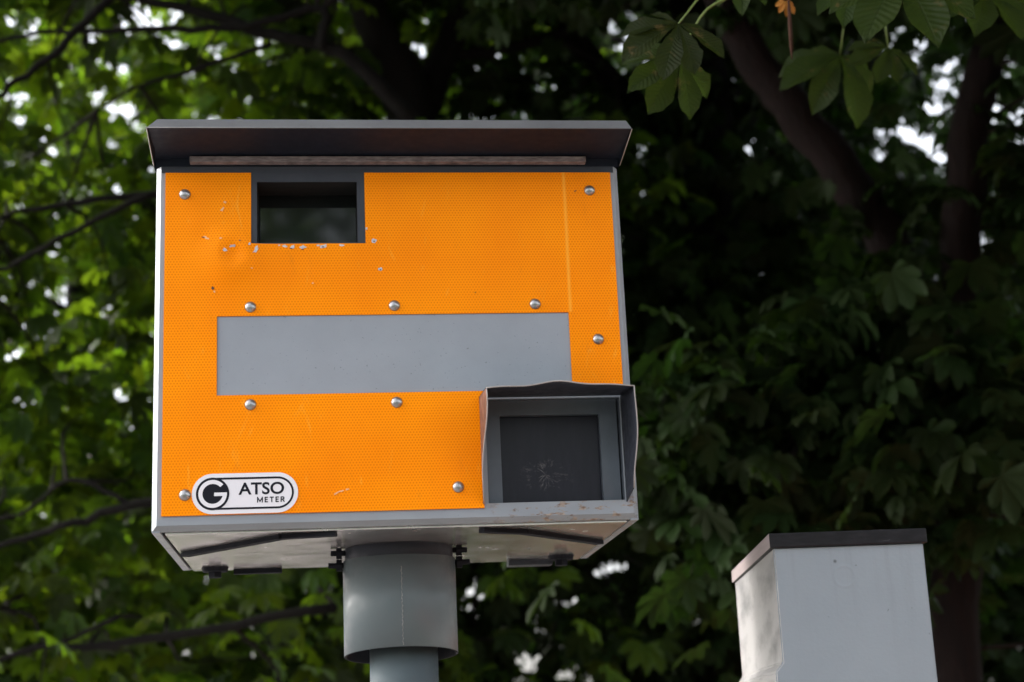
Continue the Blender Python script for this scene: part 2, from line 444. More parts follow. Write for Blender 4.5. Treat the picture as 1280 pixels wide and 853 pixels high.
for x, y in ((.045, .465), (.655, .440)):
    bm = bmesh.new()
    bmesh.ops.create_cone(bm, cap_ends=True, segments=20, radius1=.021, radius2=.024, depth=.008, matrix=Matrix.Translation((x, y, ZB-.007)))
    bmesh.ops.create_cone(bm, cap_ends=True, segments=6, radius1=.012, radius2=.012, depth=.010, matrix=Matrix.Translation((x, y, ZB-.016)))
    part('clamp_knob', bm, M_dark)
bm = bmesh.new(); box(bm, .075, .16, .495, .512, ZB-.012, ZB-.003, bev=.001); part('rear_rail', bm, M_dark)
bm = bmesh.new(); box(bm, .565, .645, .478, .512, ZB-.014, ZB-.0035, bev=.0015); part('rear_rail', bm, M_frame)

# collar, sleeve, pole
PX, PY = .3585, .262
def cyl(bm, x, y, z0, z1, r0_, r1_=None, seg=64, smooth=True, cap=True):
    r1_ = r0_ if r1_ is None else r1_
    a = [bm.verts.new((x+r0_*math.cos(2*math.pi*k/seg), y+r0_*math.sin(2*math.pi*k/seg), z0)) for k in range(seg)]
    b = [bm.verts.new((x+r1_*math.cos(2*math.pi*k/seg), y+r1_*math.sin(2*math.pi*k/seg), z1)) for k in range(seg)]
    for k in range(seg):
        f = bm.faces.new((a[k], a[(k+1) % seg], b[(k+1) % seg], b[k])); f.smooth = smooth
    if cap: bm.faces.new(a[::-1]); bm.faces.new(b)
    return a, b
bm = bmesh.new(); cyl(bm, PX, PY, ZB-.042, ZB-.004, .089); part('collar', bm, M_frame)
bm = bmesh.new(); R_, t_ = .0925, .0035; zt, zb = ZB-.0235, -.199
a, b = cyl(bm, PX, PY, zb, zt, R_, R_, 96, cap=False); c, d = cyl(bm, PX, PY, zb, zt, R_-t_, R_-t_, 96, cap=False)
for v in a+c: v.co.z -= .009*(v.co.y-PY)/R_                # lower rim cut slightly askew
for k in range(96):
    for f in c[k].link_faces: f.material_index = 1  # inner faces darkened: shade inside the sleeve put into colour
    bm.faces.new((a[k], c[k], c[(k+1) % 96], a[(k+1) % 96])); bm.faces.new((b[k], b[(k+1) % 96], d[(k+1) % 96], d[k]))
slv = part('pole_sleeve', bm, [M_pole, M_dark])
# weld seam down the sleeve
bm = bmesh.new()
for k in range(54):
    z = zt-.02-k*.0023; th = math.radians(-90.5+.35*math.sin(k*1.7)); p = Vector((PX+R_*math.cos(th), PY+R_*math.sin(th), z))
    bmesh.ops.create_icosphere(bm, subdivisions=1, radius=.0007+.0005*random.random(), matrix=Matrix.Translation(p))
part('weld_seam', bm, m_metal('weld_bead', (.35, .35, .35), .5, .4), slv)
bm = bmesh.new(); cyl(bm, PX+.004, PY, .12-Z0, ZB-.03, .0555, .0555, 72)
pole = part('pole', bm, M_pole)
bm = bmesh.new(); cyl(bm, PX+.004, PY, .12-Z0, .135-Z0, .14, .14, 48)
for k in range(4): cyl(bm, PX+.004+.11*math.cos(k*math.pi/2+.78), PY+.11*math.sin(k*math.pi/2+.78), .135-Z0, .165-Z0, .014, .014, 6, False)
part('base_flange', bm, M_dark)
for sx in (-1, 1):
    for dz, ln in ((-.010, .026), (-.030, .030)):
        bm = bmesh.new(); x0 = PX+sx*.086; cy = PY-.01
        def hx(x_a, x_b, r, seg=6):
            ra = [bm.verts.new((x_a, cy+r*math.cos(2*math.pi*k/seg), ZB+dz+r*math.sin(2*math.pi*k/seg))) for k in range(seg)]
            rb = [bm.verts.new((x_b, cy+r*math.cos(2*math.pi*k/seg), ZB+dz+r*math.sin(2*math.pi*k/seg))) for k in range(seg)]
            for k in range(seg): bm.faces.new((ra[k], ra[(k+1) % seg], rb[(k+1) % seg], rb[k]))
            bm.faces.new(ra[::-1]); bm.faces.new(rb)
        hx(x0, x0+sx*ln, .0045, 12); hx(x0+sx*.008, x0+sx*.017, .0105)
        part('clamp_bolt', bm, M_dark)

# orange sheet with cut-outs, dent and chips
PW, PH = .7, .5355
NO = [(.1310, .3070, .4188, .6), (.0795, .6208, .1802, .3037), (.4770, .8, -.1, .1745)]
nx = set(np.round(np.linspace(0, PW, 93), 5)); nz = set(np.round(np.linspace(0, PH, 71), 5))
def grid(base_, cuts):
    base_ = [b for b in base_ if all(abs(b-c) > .0035 for c in cuts)]; return sorted(set(base_) | set(cuts))
xs = grid(nx, [0, PW, .1310, .3070, .0795, .6208, .4770]); zs = grid(nz, [0, PH, .4188, .1802, .3037, .1745])
bm = bmesh.new(); vmap = {}
def dent(x, z):
    y = -.003
    for cx, cz, r, dp in ((.100, .400, .052, -.0085), (.104, .404, .022, .0095), (.122, .416, .012, -.002), (.060, .43, .02, .0012), (.20, .37, .05, .0008), (.40, .40, .06, .0007), (.30, .10, .07, -.0007)):
        y += dp*math.exp(-((x-cx)**2+(z-cz)**2)/(r*r*.5))
    return min(y, -.0006)
for x0, x1, z0, z1 in cells(xs, zs, NO):
    f = bm.faces.new([V(x, dent(x, z), z) for x, z in ((x0, z0), (x1, z0), (x1, z1), (x0, z1))]); f.smooth = True
be = [e for e in bm.edges if len(e.link_faces) == 1]
for e in be: e.smooth = False
ret = bmesh.ops.extrude_edge_only(bm, edges=be)
for v in [g for g in ret['geom'] if isinstance(g, bmesh.types.BMVert)]: v.co.y = -.0001
bm.normal_update()
for f in bm.faces:
    if abs(f.normal.y) < .5: f.smooth = False
def chip(px, py, w, h, rot=0, mi=1, n=11, up=.0004):
    if 345 < px < 440 and 305 < py < 311: py -= 1.0; h *= 1.35
    c = at(px, py, -.003)-np.array([0, 0, Z0]); s = 1/838.
    vs = []
    for k in range(n):
        a = 2*math.pi*k/n; rr = .45+.75*random.random(); u = w/2*rr*math.cos(a)*s; v = h/2*rr*math.sin(a)*s
        x, z = c[0]+u*math.cos(rot)-v*math.sin(rot), c[2]+u*math.sin(rot)+v*math.cos(rot)
        vs.append(bm.verts.new((x, dent(x, z)-up, z)))
    f = bm.faces.new(vs); f.material_index = mi
for q in ((291, 308, 10, 4, .1), (282, 313, 7, 5, -.3), (320, 313, 5, 13, -.45), (355, 309, 8, 3, 0), (366, 310, 9, 4, .1), (379, 310, 9, 4, 0), (405, 309, 10, 4, .4),
          (428, 308, 8, 3, 0), (467.5, 301.5, 7, 7, 0), (475.5, 337, 6, 6, .3), (458, 286, 3, 4, 0), (312, 306, 3, 4, 0), (398, 308, 6, 2, 0), (349, 308, 4, 2, 0)):
    chip(*q[:4], q[4], 1)
for q in ((467.8, 301.8, 3, 3, 0), (475.6, 337.5, 2.5, 3, 0), (364, 311, 3, 1.5, 0), (378, 312, 3, 2, 0), (404, 310, 3, 1.5, 0), (266, 361, 5, 5, 0), (254, 297, 4, 2, 0), (300, 302, 3, 2, 0), (594, 366, 2, 2, 0), (719, 239, 5, 1.5, .7)):
    chip(*q[:4], q[4], 2, up=.0009)
for q in ((281, 253, 4, 4, 0), (278, 262, 4, 9, -.5), (258, 298, 8, 4, -.4), (276, 299, 4, 3, 0), (427, 614, 9, 3, .3), (420, 617, 8, 2.5, .5), (434, 612, 7, 2.5, .2), (391, 354, 3, 3, 0), (315, 336, 3, 2, 0), (268, 365, 3, 4, 0)):
    chip(*q[:4], q[4], 3, up=.0007)
M_peel = NT('peeled_sheet_edge').set(Base_Color=(.80, .42, .17), Roughness=.5).m
M_hole = NT('chip_shadow_grime').set(Base_Color=(.10, .05, .03), Roughness=.8).m
front = part('front_panel', bm, [M_orange, M_chip, M_hole, M_peel], smooth=None)
front['label'] = 'orange reflective sheet with chipped edges'

bm = bmesh.new(); box(bm, .0797, .6206, -.0010, -.0002, .1804, .3035); part('blank_plate', bm, M_plate)

for px, py in ((231, 243), (737, 238), (313, 384), (493, 382), (669, 380), (748, 424), (313, 506), (496, 503), (231, 619), (573, 609)):
    c = at(px, py, -.004)-np.array([0, 0, Z0]); bm = bmesh.new(); prof = [(.0086, 0), (.0088, .0012), (.0078, .0028), (.0058, .0044), (.0032, .0054), (.0, .0057)]
    prev = None; seg = 24
    for r, h in prof:
        if r == 0: cur = [bm.verts.new((c[0], -.0022-h, c[2]))]
        else: cur = [bm.verts.new((c[0]+r*math.cos(2*math.pi*k/seg), -.0022-h, c[2]+r*math.sin(2*math.pi*k/seg))) for k in range(seg)]
        if prev:
            for k in range(seg):
                f = bm.faces.new((prev[k], prev[(k+1) % seg], cur[(k+1) % seg], cur[k])) if len(cur) > 1 else bm.faces.new((prev[k], prev[(k+1) % seg], cur[0]))
                f.smooth = True
        prev = cur
    part('rivet', bm, M_rivet, smooth=True)

# camera window: frame in the sheet cut-out, deep reveal, pane
bm = bmesh.new(); o_ = (.1314, .3066, .4192, .5362); i_ = WIN
xs = [o_[0], i_[0], i_[1], o_[1]]; zs = [o_[2], i_[2], i_[3], o_[3]]; yf = -.0022
for x0, x1, z0, z1 in cells(xs, zs, [i_]): box(bm, x0, x1, yf, -.0002, z0, z1)
bmesh.ops.remove_doubles(bm, verts=bm.verts[:], dist=1e-6)
for a, b in (((i_[0], i_[2]), (i_[0], i_[3])), ((i_[1], i_[2]), (i_[1], i_[3])), ((i_[0], i_[2]), (i_[1], i_[2])), ((i_[0], i_[3]), (i_[1], i_[3]))):
    bm.faces.new([bm.verts.new(p) for p in ((a[0], -.0002, a[1]), (b[0], -.0002, b[1]), (b[0], .075, b[1]), (a[0], .075, a[1]))]).material_index = 1
wf = part('window_frame', bm, [M_frame, M_black])
bm = bmesh.new(); box(bm, i_[0]+.0003, i_[1]-.0003, .060, .064, i_[2]+.0003, i_[3]-.0003); part('window_pane', bm, M_glass, wf)
# flash window
bm = bmesh.new(); xs = [.4840, .5070, .6620, .6895]; zs = [.0074, .0090, .1440, .1666]
for x0, x1, z0, z1 in cells(xs, zs, [(.5070, .6620, .0090, .1440)]): box(bm, x0, x1, .012, .014, z0, z1)
bmesh.ops.remove_doubles(bm, verts=bm.verts[:], dist=1e-6)
for a, b in (((.4842, .0074), (.4842, .1666)), ((.6923, .0074), (.6923, .1666)), ((.4842, .0074), (.6923, .0074)), ((.4842, .1666), (.6923, .1666))):
    bm.faces.new([bm.verts.new(p) for p in ((a[0], .0005, a[1]), (b[0], .0005, b[1]), (b[0], .05, b[1]), (a[0], .05, a[1]))])
for a, b in (((.5070, .0090), (.5070, .1440)), ((.6620, .0090), (.6620, .1440)), ((.5070, .1440), (.6620, .1440))):
    bm.faces.new([bm.verts.new(p) for p in ((a[0], .014, a[1]), (b[0], .014, b[1]), (b[0], .04, b[1]), (a[0], .04, a[1]))])
ff = part('flash_frame', bm, painted('flash_frame_paint', (.088, .105, .13), .45, .3))
bm = bmesh.new(); box(bm, .5072, .6918, .024, .028, .0078, .1438); part('flash_pane', bm, M_flash, ff)
bm = bmesh.new(); box(bm, .4844, .692, .045, .047, .0076, .166); part('inner_back', bm, M_black, ff)

# hood over the flash window: bent top sheet and two buckled cheeks
def slab(rows, th, name, mat, normal_axis, edge=None):
    """rows: grid of points; thickened along an axis"""
    bm = bmesh.new(); off = Vector(normal_axis)*th
    A = [[bm.verts.new(Vector(p)) for p in r] for r in rows]; B = [[bm.verts.new(Vector(p)+off) for p in r] for r in rows]
    n, m_ = len(A), len(A[0])
    for i in range(n-1):
        for j in range(m_-1):
            bm.faces.new((A[i][j], A[i+1][j], A[i+1][j+1], A[i][j+1])).smooth = True; bm.faces.new((B[i][j], B[i][j+1], B[i+1][j+1], B[i+1][j])).smooth = True
    for i in range(n-1):
        for j in (0, m_-1): bm.faces.new((A[i][j], A[i+1][j], B[i+1][j], B[i][j]))
    for j in range(m_-1):
        for i in (0, n-1): bm.faces.new((A[i][j], A[i][j+1], B[i][j+1], B[i][j]))
    if edge:
        P = [Vector(r[-1])+off*.5 for r in rows] if edge == 'col' else [Vector(p)+off*.5 for p in rows[-1]]
        tube(bm, P, .00105, 6, mi=1)
    return part(name, bm, [mat, M_edge])
M_edge = painted('worn_bare_edge', (.36, .33, .32), .5, .3)
M_visor = painted('flash_hood_paint', (.034, .038, .052), .5, .4, spec=.3)
M_rustv = NT('rusty_sheet')
n_ = M_rustv.noise(45, 6, .6); M_rustv.set(Base_Color=M_rustv.ramp(n_, [(.35, (.10, .045, .028)), (.6, (.22, .10, .06)), (.8, (.20, .19, .19))]), Roughness=.7); M_rustv = M_rustv.m
zt_ = .1690
def top_front(u):      # u 0..1 along the front edge, buckled upwards in the middle
    x = .4765+u*(.6985-.4765); return (x, -.098, .1628+.0050*math.exp(-((u-.50)/.16)**2)+.003*math.sin(u*3.1)+.0008*math.sin(u*17))
rows = []
for v in np.linspace(0, 1, 7):
    r = []
    for u in np.linspace(0, 1, 25):
        f = top_front(u); b = (.4750+u*(.6960-.4750), -.0033, zt_)
        r.append(tuple(b[k]*(1-v)+f[k]*v for k in range(3)))
    rows.append(r)
slab(rows, .0014, 'flash_hood_top', M_visor, (0, 0, 1), 'row')
rows = []                                                       # left cheek, bent inwards at its front edge
for s in np.linspace(0, 1, 15):
    zb_, zf_ = zt_*(1-s)+.006*s, .1628*(1-s)+.006*s
    proj = .098*(1-s)**.75*(1+.10*math.sin(s*9)) if s > 0 else .098
    r = []
    for v in np.linspace(0, 1, 7):
        bulge = .004*math.sin(s*math.pi)*v - .0035*math.sin(s*6.2)*v*v
        r.append((.4750+.0015*v-bulge*.7, -.0033-proj*v*.97, zb_*(1-v)+zf_*v))
    rows.append(r)
slab(rows, .0013, 'flash_hood_cheek', M_rustv, (1, 0, 0), 'col')['label'] = 'rusty left cheek of the flash hood'
rows = []                                                       # right cheek, flared outwards and torn at the bottom
for s in np.linspace(0, 1, 17):
    zb_ = zt_*(1-s)+.004*s; zf_ = .1628*(1-s)+.0185*s
    proj = .098*(1-.50*s**1.3)
    if s > .93: proj *= 1-(s-.93)*1.5
    r = []
    for v in np.linspace(0, 1, 7):
        z = zb_*(1-v)+(zf_)*v; fl = (.006*s+.0055*math.sin(s*5.2)*s)*v
        r.append((.6960+.0025*v+fl, -.0003-proj*v, z))
    rows.append(r)
slab(rows, .0013, 'flash_hood_cheek', M_visor, (-1, 0, 0), 'col')

# rain hood over the whole box
bm = bmesh.new(); Yf = -.10; y_lip = -.088
hx0, hx1 = -.0188, .7200
zl, zu = .5712, .5895
pts = dict(a=(hx0, Yf, zl), b=(hx1, Yf, zl), c=(hx1-.0065, y_lip, zu), d=(hx0+.0145, y_lip, zu))
def quad(*p, mi=0):
    f = bm.faces.new([bm.verts.new(q) for q in p]); f.material_index = mi; return f
th = .0016
quad(pts['a'], pts['b'], pts['c'], pts['d'], mi=1)                                   # front lip, leaning back
quad(pts['d'], pts['c'], (XR+.004, D+.03, .645), (XL-.004, D+.03, .645))           # upper skin
quad(pts['a'], pts['d'], (XL-.004, D+.03, .645), (XL-.004, D+.03, ZT+.002), (XL-.0035, .0, ZT+.0022)) # left cheek
quad(pts['b'], pts['c'], (XR+.004, D+.03, .645), (XR+.004, D+.03, ZT+.002), (XR+.0035, .0, ZT+.0022))
quad((XL-.004, D+.03, .645), (XR+.004, D+.03, .645), (XR+.004, D+.03, ZT+.002), (XL-.004, D+.03, ZT+.002))
ui = lambda x, y, z: (x, y, z)
quad((hx0+th, Yf+.0005, zl), (hx1-th, Yf+.0005, zl), (XR+.0035-th, .0, .5600), (XL-.0035+th, .0, .5600)) # underside
quad((hx0+th, Yf+.001, zl), (XL-.0035+th, .0, .5600), (XL-.0035+th, .0, ZT+.0022))                        # inner left cheek
quad((hx1-th, Yf+.001, zl), (XR+.0035-th, .0, .5600), (XR+.0035-th, .0, ZT+.0022))
quad((XL, .0005, .5600), (XR, .0005, .5600), (XR, .0005, ZT), (XL, .0005, ZT))
# bright folded edges of the cheeks
tube(bm, [(hx0, Yf, zl), (XL-.0035, .0, ZT+.0022)], .0009, 6, mi=2); tube(bm, [(hx1, Yf, zl), (XR+.0035, .0, ZT+.0022)], .0009, 6, mi=2)
tube(bm, [(hx0, Yf, zl), (hx1, Yf, zl)], .0008, 6, mi=1)
part('rain_hood', bm, [M_hood, painted('hood_lip_paint', (.12, .122, .13), .5, .3), painted('worn_edge', (.38, .36, .33), .5, .2)])
bm = bmesh.new(); box(bm, .0375, .6600, -.0150, -.0010, .5490, .5585, bev=.0008); part('batten', bm, M_batten)

# maker's sticker
def capsule(bm, x0, x1, z0, z1, y, seg=24, hole=None, mi=0):
    def loop(x0, x1, z0, z1):
        r = (z1-z0)/2; cz = (z0+z1)/2; L = []
        for k in range(seg+1): a = math.pi/2+math.pi*k/seg; L.append((x0+r+r*math.cos(a), y, cz+r*math.sin(a)))
        for k in range(seg+1): a = -math.pi/2+math.pi*k/seg; L.append((x1-r+r*math.cos(a), y, cz+r*math.sin(a)))
        return L
    A = [bm.verts.new(p) for p in loop(x0, x1, z0, z1)]
    if hole is None: bm.faces.new(A).material_index = mi; return
    B = [bm.verts.new(p) for p in loop(x0+hole, x1-hole, z0+hole, z1-hole)]
    for k in range(len(A)): bm.faces.new((A[k], A[(k+1) % len(A)], B[(k+1) % len(A)], B[k])).material_index = mi
SX0, SX1, SZ0, SZ1 = .0440, .1995, .0010, .0612; ys = -.0042
bm = bmesh.new(); capsule(bm, SX0, SX1, SZ0, SZ1, ys)
ret = bmesh.ops.extrude_face_region(bm, geom=bm.faces[:])
for v in [g for g in ret['geom'] if isinstance(g, bmesh.types.BMVert)]: v.co.y += .0010
stick = part('sticker', bm, M_white)
stick['label'] = 'white capsule sticker with a round emblem and black lettering'
bm = bmesh.new(); y1 = ys-.0003; y2 = ys-.0006
capsule(bm, SX0+.0062, SX1-.0062, SZ0+.0062, SZ1-.0062, y1, hole=.0030)
cx, cz = SX0+.0304, (SZ0+SZ1)/2
def disc(r, y, mi, a0=0, a1=2*math.pi, rin=0, n=64):
    if rin == 0: f = bm.faces.new([bm.verts.new((cx+r*math.cos(a0+(a1-a0)*k/n), y, cz+r*math.sin(a0+(a1-a0)*k/n))) for k in range(n)]); f.material_index = mi; return
    A = [bm.verts.new((cx+r*math.cos(a0+(a1-a0)*k/n), y, cz+r*math.sin(a0+(a1-a0)*k/n))) for k in range(n+1)]
    B = [bm.verts.new((cx+rin*math.cos(a0+(a1-a0)*k/n), y, cz+rin*math.sin(a0+(a1-a0)*k/n))) for k in range(n+1)]
    for k in range(n): bm.faces.new((A[k], A[k+1], B[k+1], B[k])).material_index = mi
disc(.0243, y1-.0001, 0)
# the swash that joins disc and capsule outline
disc(.0208, y2, 1, math.radians(42), math.radians(358), .0148)
for q in (((.0022, .0018), (.0208, .0018), (.0206, -.0034), (.0022, -.0034)),):
    bm.faces.new([bm.verts.new((cx+a, y2-.0001, cz+b)) for a, b in q]).material_index = 1
part('emblem', bm, [M_ink, M_white], stick)

def text_mesh(body, x0, x1, z0, z1, y, name, off=0.0):
    cu = bpy.data.curves.new('lettering', 'FONT'); cu.body = body; cu.offset = off; cu.resolution_u = 6
    to = bpy.data.objects.new('lettering', cu); C.objects.link(to)
    dg = bpy.context.evaluated_depsgraph_get(); me = bpy.data.meshes.new_from_object(to.evaluated_get(dg))
    bpy.data.objects.remove(to)
    co = np.zeros(len(me.vertices)*3); me.vertices.foreach_get('co', co); co = co.reshape(-1, 3)
    lo, hi = co.min(0), co.max(0)
    new = np.stack([x0+(co[:, 0]-lo[0])/(hi[0]-lo[0])*(x1-x0), np.full(len(co), y), z0+(co[:, 1]-lo[1])/(hi[1]-lo[1])*(z1-z0)], 1)
    me.vertices.foreach_set('co', new.ravel()); me.materials.clear()
    return obj(name, me, M_ink, stick)
text_mesh('ATSO', .1120, .1790, .0285, .0470, y1, 'lettering', .022)
def strokes(word, x0, x1, z0, z1, th, y):
    """block capitals drawn as bars of even thickness"""
    G = {'M': (1.25, [[(0, 0), (0, 1)], [(0, 1), (.5, .12), (1, 1)], [(1, 1), (1, 0)]]), 'E': (.72, [[(1, 0), (0, 0), (0, 1), (1, 1)], [(0, .52), (.85, .52)]]),
         'T': (.85, [[(0, 1), (1, 1)], [(.5, 1), (.5, 0)]]), 'R': (.85, [[(0, 0), (0, 1), (.62, 1), (.9, .9), (.95, .74), (.86, .58), (.6, .5), (0, .5)], [(.5, .5), (1, 0)]])}
    tw = sum(G[c][0] for c in word)+.38*(len(word)-1); k = (x1-x0)/tw; x = x0; bm = bmesh.new(); n = 0
    for c in word:
        w, L = G[c]
        for poly in L:
            for (a, b), (c_, d_) in zip(poly, poly[1:]):
                p = np.array([x+th/2+a*(w*k-th), z0+th/2+b*(z1-z0-th)]); q = np.array([x+th/2+c_*(w*k-th), z0+th/2+d_*(z1-z0-th)])
                u = (q-p)/np.linalg.norm(q-p); p = p-u*th/2; q = q+u*th/2; v = np.array([-u[1], u[0]])*th/2; yy = y-.00001*n; n += 1
                bm.faces.new([bm.verts.new((r[0], yy, r[1])) for r in (p+v, q+v, q-v, p-v)])
        x += (w+.38)*k
    obj('lettering', bm, M_ink, stick)
strokes('METER', .1392, .1795, .0166, .0249, .00155, y1)

# ------------------------------------------------------------------ grey cabinet on the right
CY = math.radians(-3); c0 = atz(966.5, 685, 1.878)
cab = empty('roadside_cabinet', (c0[0], c0[1], 0), 'plain pale grey steel cabinet with black cap, right of the speed camera', 'cabinet', rz=CY)
CW, CD, CT, CB = .2445, .57, 1.878, 1.698
def loft(bm, prof, y0, y1, bev):
    f = bm.faces.new([bm.verts.new((x, y0, z)) for x, z in prof]); r = bmesh.ops.extrude_face_region(bm, geom=[f])
    for v in [g for g in r['geom'] if isinstance(g, bmesh.types.BMVert)]: v.co.y = y1
    bmesh.ops.recalc_face_normals(bm, faces=bm.faces[:])
    bmesh.ops.bevel(bm, geom=bm.edges[:], offset=bev, segments=3, affect='EDGES')
bm = bmesh.new(); loft(bm, [(0, CT), (CW, CT), (CW, .12), (-.0125, .12), (-.0125, CB-.014), (.0, CB)], 0, CD, .0022)
def skew(bm):                       # the box narrows towards its back
    for v in bm.verts: v.co.x += .052*(v.co.y/CD)*(1-v.co.x/CW)
skew(bm); cb = obj('cabinet_body', bm, M_cab, cab)
for f in cb.data.polygons: f.use_smooth = False
bm = bmesh.new(); box(bm, -.0065, CW+.0055, -.0065, CD+.006, CT-.001, CT+.0225, bev=.0022); skew(bm); obj('cap', bm, M_cap, cab)
bm = bmesh.new(); box(bm, .014, CW+.008, -.008, CD+.008, .12, .20, bev=.004); skew(bm); obj('plinth', bm, M_dark, cab)

# ------------------------------------------------------------------ horse chestnut trees
LEN = np.array([.52, .78, .95, 1.0, .93, .76, .50]); ANG = np.radians([-104, -68, -34, 0, 34, 68, 104])
PROF = {0: [(0, .03), (.10, .16), (.22, .36), (.34, .58), (.46, .78), (.58, .94), (.68, 1.0), (.78, .93), (.86, .70), (.93, .36), (1.0, .0)],
        1: [(0, .04), (.38, .68), (.70, 1.0), (.9, .5), (1, 0)], 2: [(0, .06), (.66, 1.0), (1, 0)]}
def template(lod, r):
    """one palmate leaf of unit length: vertices, triangles, uvs"""
    Vt, F, UV = [], [], []
    dropb = r.uniform(.25, 1.0)
    for L, A in zip(LEN, ANG):
        L = L*r.uniform(.85, 1.1); A = A+r.uniform(-.10, .10); W_ = L*r.uniform(.17, .215)
        drop = dropb*r.uniform(.7, 1.3); fold = r.uniform(.25, .6); tw = r.uniform(-.35, .35)
        d = np.array([math.cos(A), math.sin(A), 0]); s = np.array([-math.sin(A), math.cos(A), 0]); base = len(Vt)
        pr = PROF[lod]; wave = r.uniform(0, 6)
        for k, (t, w) in enumerate(pr):
            th = drop*t; # bends downwards along its length
            c = d*(L*math.sin(th)/drop if drop > .05 else L*t) + np.array([0, 0, -1])*(L*(1-math.cos(th))/drop if drop > .05 else 0)
            ww = W_*w
            if lod == 0: ww *= 1+.06*math.sin(k*2.9+wave)
            h = ww*fold + (.012*math.sin(k*1.9+wave) if lod == 0 else 0)
            sv = s*math.cos(tw*t)+np.array([0, 0, 1])*math.sin(tw*t)
            if lod == 0:
                for q, hh in ((-1, 1), (-.5, .42), (0, 0), (.5, .42), (1, 1)):
                    Vt.append(c+sv*ww*q+np.array([0, 0, h*hh])); UV.append((t, q))
            else:
                for q in (-1, 0, 1): Vt.append(c+sv*ww*q+np.array([0, 0, h*abs(q)])); UV.append((t, q))
        cols = 5 if lod == 0 else 3
        for k in range(len(pr)-1):
            for j in range(cols-1):
                a = base+k*cols+j; b = a+1; c_ = a+cols; e = c_+1
                F.append((a, b, e)); F.append((a, e, c_))
    return np.array(Vt), np.array(F), np.array(UV)
def make_templates(lod, n=8):
    r = np.random.default_rng(100+lod); T = [template(lod, r) for _ in range(n)]
    return np.array([t[0] for t in T]), T[0][1], T[0][2]
TPL = {k: make_templates(k) for k in (0, 1, 2)}

def leaf_mesh(name, pos, fw, up, size, lod, parent, mat, tint=None):
    """pos, fw (leaf direction), up: Nx3 arrays; builds one foliage mesh"""
    TV, TF, TUV = TPL[lod]; N = len(pos); nv = TV.shape[1]
    fw = fw/np.linalg.norm(fw, axis=1)[:, None]; s = np.cross(up, fw); s /= np.linalg.norm(s, axis=1)[:, None]+1e-9; u = np.cross(fw, s)
    R = np.stack([fw, s, u], 2)
    idx = rng.integers(0, len(TV), N)
    P = np.einsum('nij,nvj->nvi', R, TV[idx])*size[:, None, None]+pos[:, None, :]
    F = (TF[None]+(np.arange(N)*nv)[:, None, None]).reshape(-1, 3)
    me = bpy.data.meshes.new(name); me.vertices.add(N*nv); me.vertices.foreach_set('co', P.astype(np.float32).ravel())
    me.loops.add(F.size); me.loops.foreach_set('vertex_index', F.astype(np.int32).ravel())
    me.polygons.add(len(F)); me.polygons.foreach_set('loop_start', (np.arange(len(F))*3).astype(np.int32))
    me.update(calc_edges=False)
    uvl = me.uv_layers.new(name='UVMap'); uv = np.tile(TUV, (N, 1))[F.ravel()]; uvl.data.foreach_set('uv', uv.astype(np.float32).ravel())
    at_ = me.attributes.new('tint', 'FLOAT', 'POINT'); t = rng.random(N) if tint is None else tint
    at_.data.foreach_set('value', np.repeat(t, nv).astype(np.float32))
    me.polygons.foreach_set('use_smooth', np.ones(len(F), bool)); me.validate(); me.materials.append(mat)
    o = bpy.data.objects.new(name, me); C.objects.link(o); o.parent = parent; return o

# sky specks at chosen image pixels, cleared of leaves: (point far behind the box, radius)
GAPS = [(at(px, py, 16.), r) for px, py, r in (
    (125, 30, .35), (105, 70, .42), (145, 110, .35), (20, 120, .22), (75, 165, .18), (70, 350, .30), (112, 358, .34), (45, 395, .2), (185, 18, .15),
    (780, 30, .30), (520, 50, .12), (795, 190, .26), (885, 185, .17), (1120, 180, .34), (1150, 160, .40), (1175, 185, .28), (1115, 285, .14), (935, 180, .14),
    (672, 782, .24), (670, 835, .22), (600, 725, .14), (708, 745, .14), (780, 705, .14), (843, 830, .15), (775, 760, .10), (400, 800, .16), (258, 712, .12), (1000, 640, .14), (790, 240, .12))]
_r = np.random.default_rng(3); MINI = []
for g, r in GAPS:                                   # each speck is split into a sprinkle of small irregular ones
    for k in range(int(2+17*r)):
        d = _r.normal(0, .62, 2)*r; MINI.append((g+np.array([d[0], 0, d[1]]), _r.choice([-.03, -.01, .01, .03]) + .08*r*(k < 2)))
for (xa, xb, ya, yb, n) in ((0, 230, 0, 240, 80), (0, 190, 240, 853, 75), (190, 800, 0, 150, 80), (560, 900, 670, 853, 85), (190, 430, 690, 853, 22), (780, 1280, 0, 300, 30), (900, 1280, 420, 660, 8)):
    for k in range(n): MINI.append((at(_r.uniform(xa, xb), _r.uniform(ya, yb), 16.), _r.choice([-.04, -.02, .0, .02])))  # more specks scattered at random over image regions
gp = np.array([g[0] for g in MINI]); gr_ = np.array([g[1] for g in MINI])
def thin(pos, prob=1.0, size=.17):
    """drop leaves along camera sight lines, so sky specks land at chosen image pixels"""
    keep = np.ones(len(pos), bool)
    cam_pos = np.array([.25, -2.3, 1.6])  # about the camera position: the cleared lines start here
    for g, r in zip(gp, gr_):
        a = g-cam_pos; t = ((pos-cam_pos)@a)/(a@a); q = cam_pos+t[:, None]*a
        dist = np.linalg.norm(pos-q, axis=1)
        keep &= ~((dist < r*np.clip(t, .1, 3)+.30*size) & (rng.random(len(pos)) < prob))
    return keep

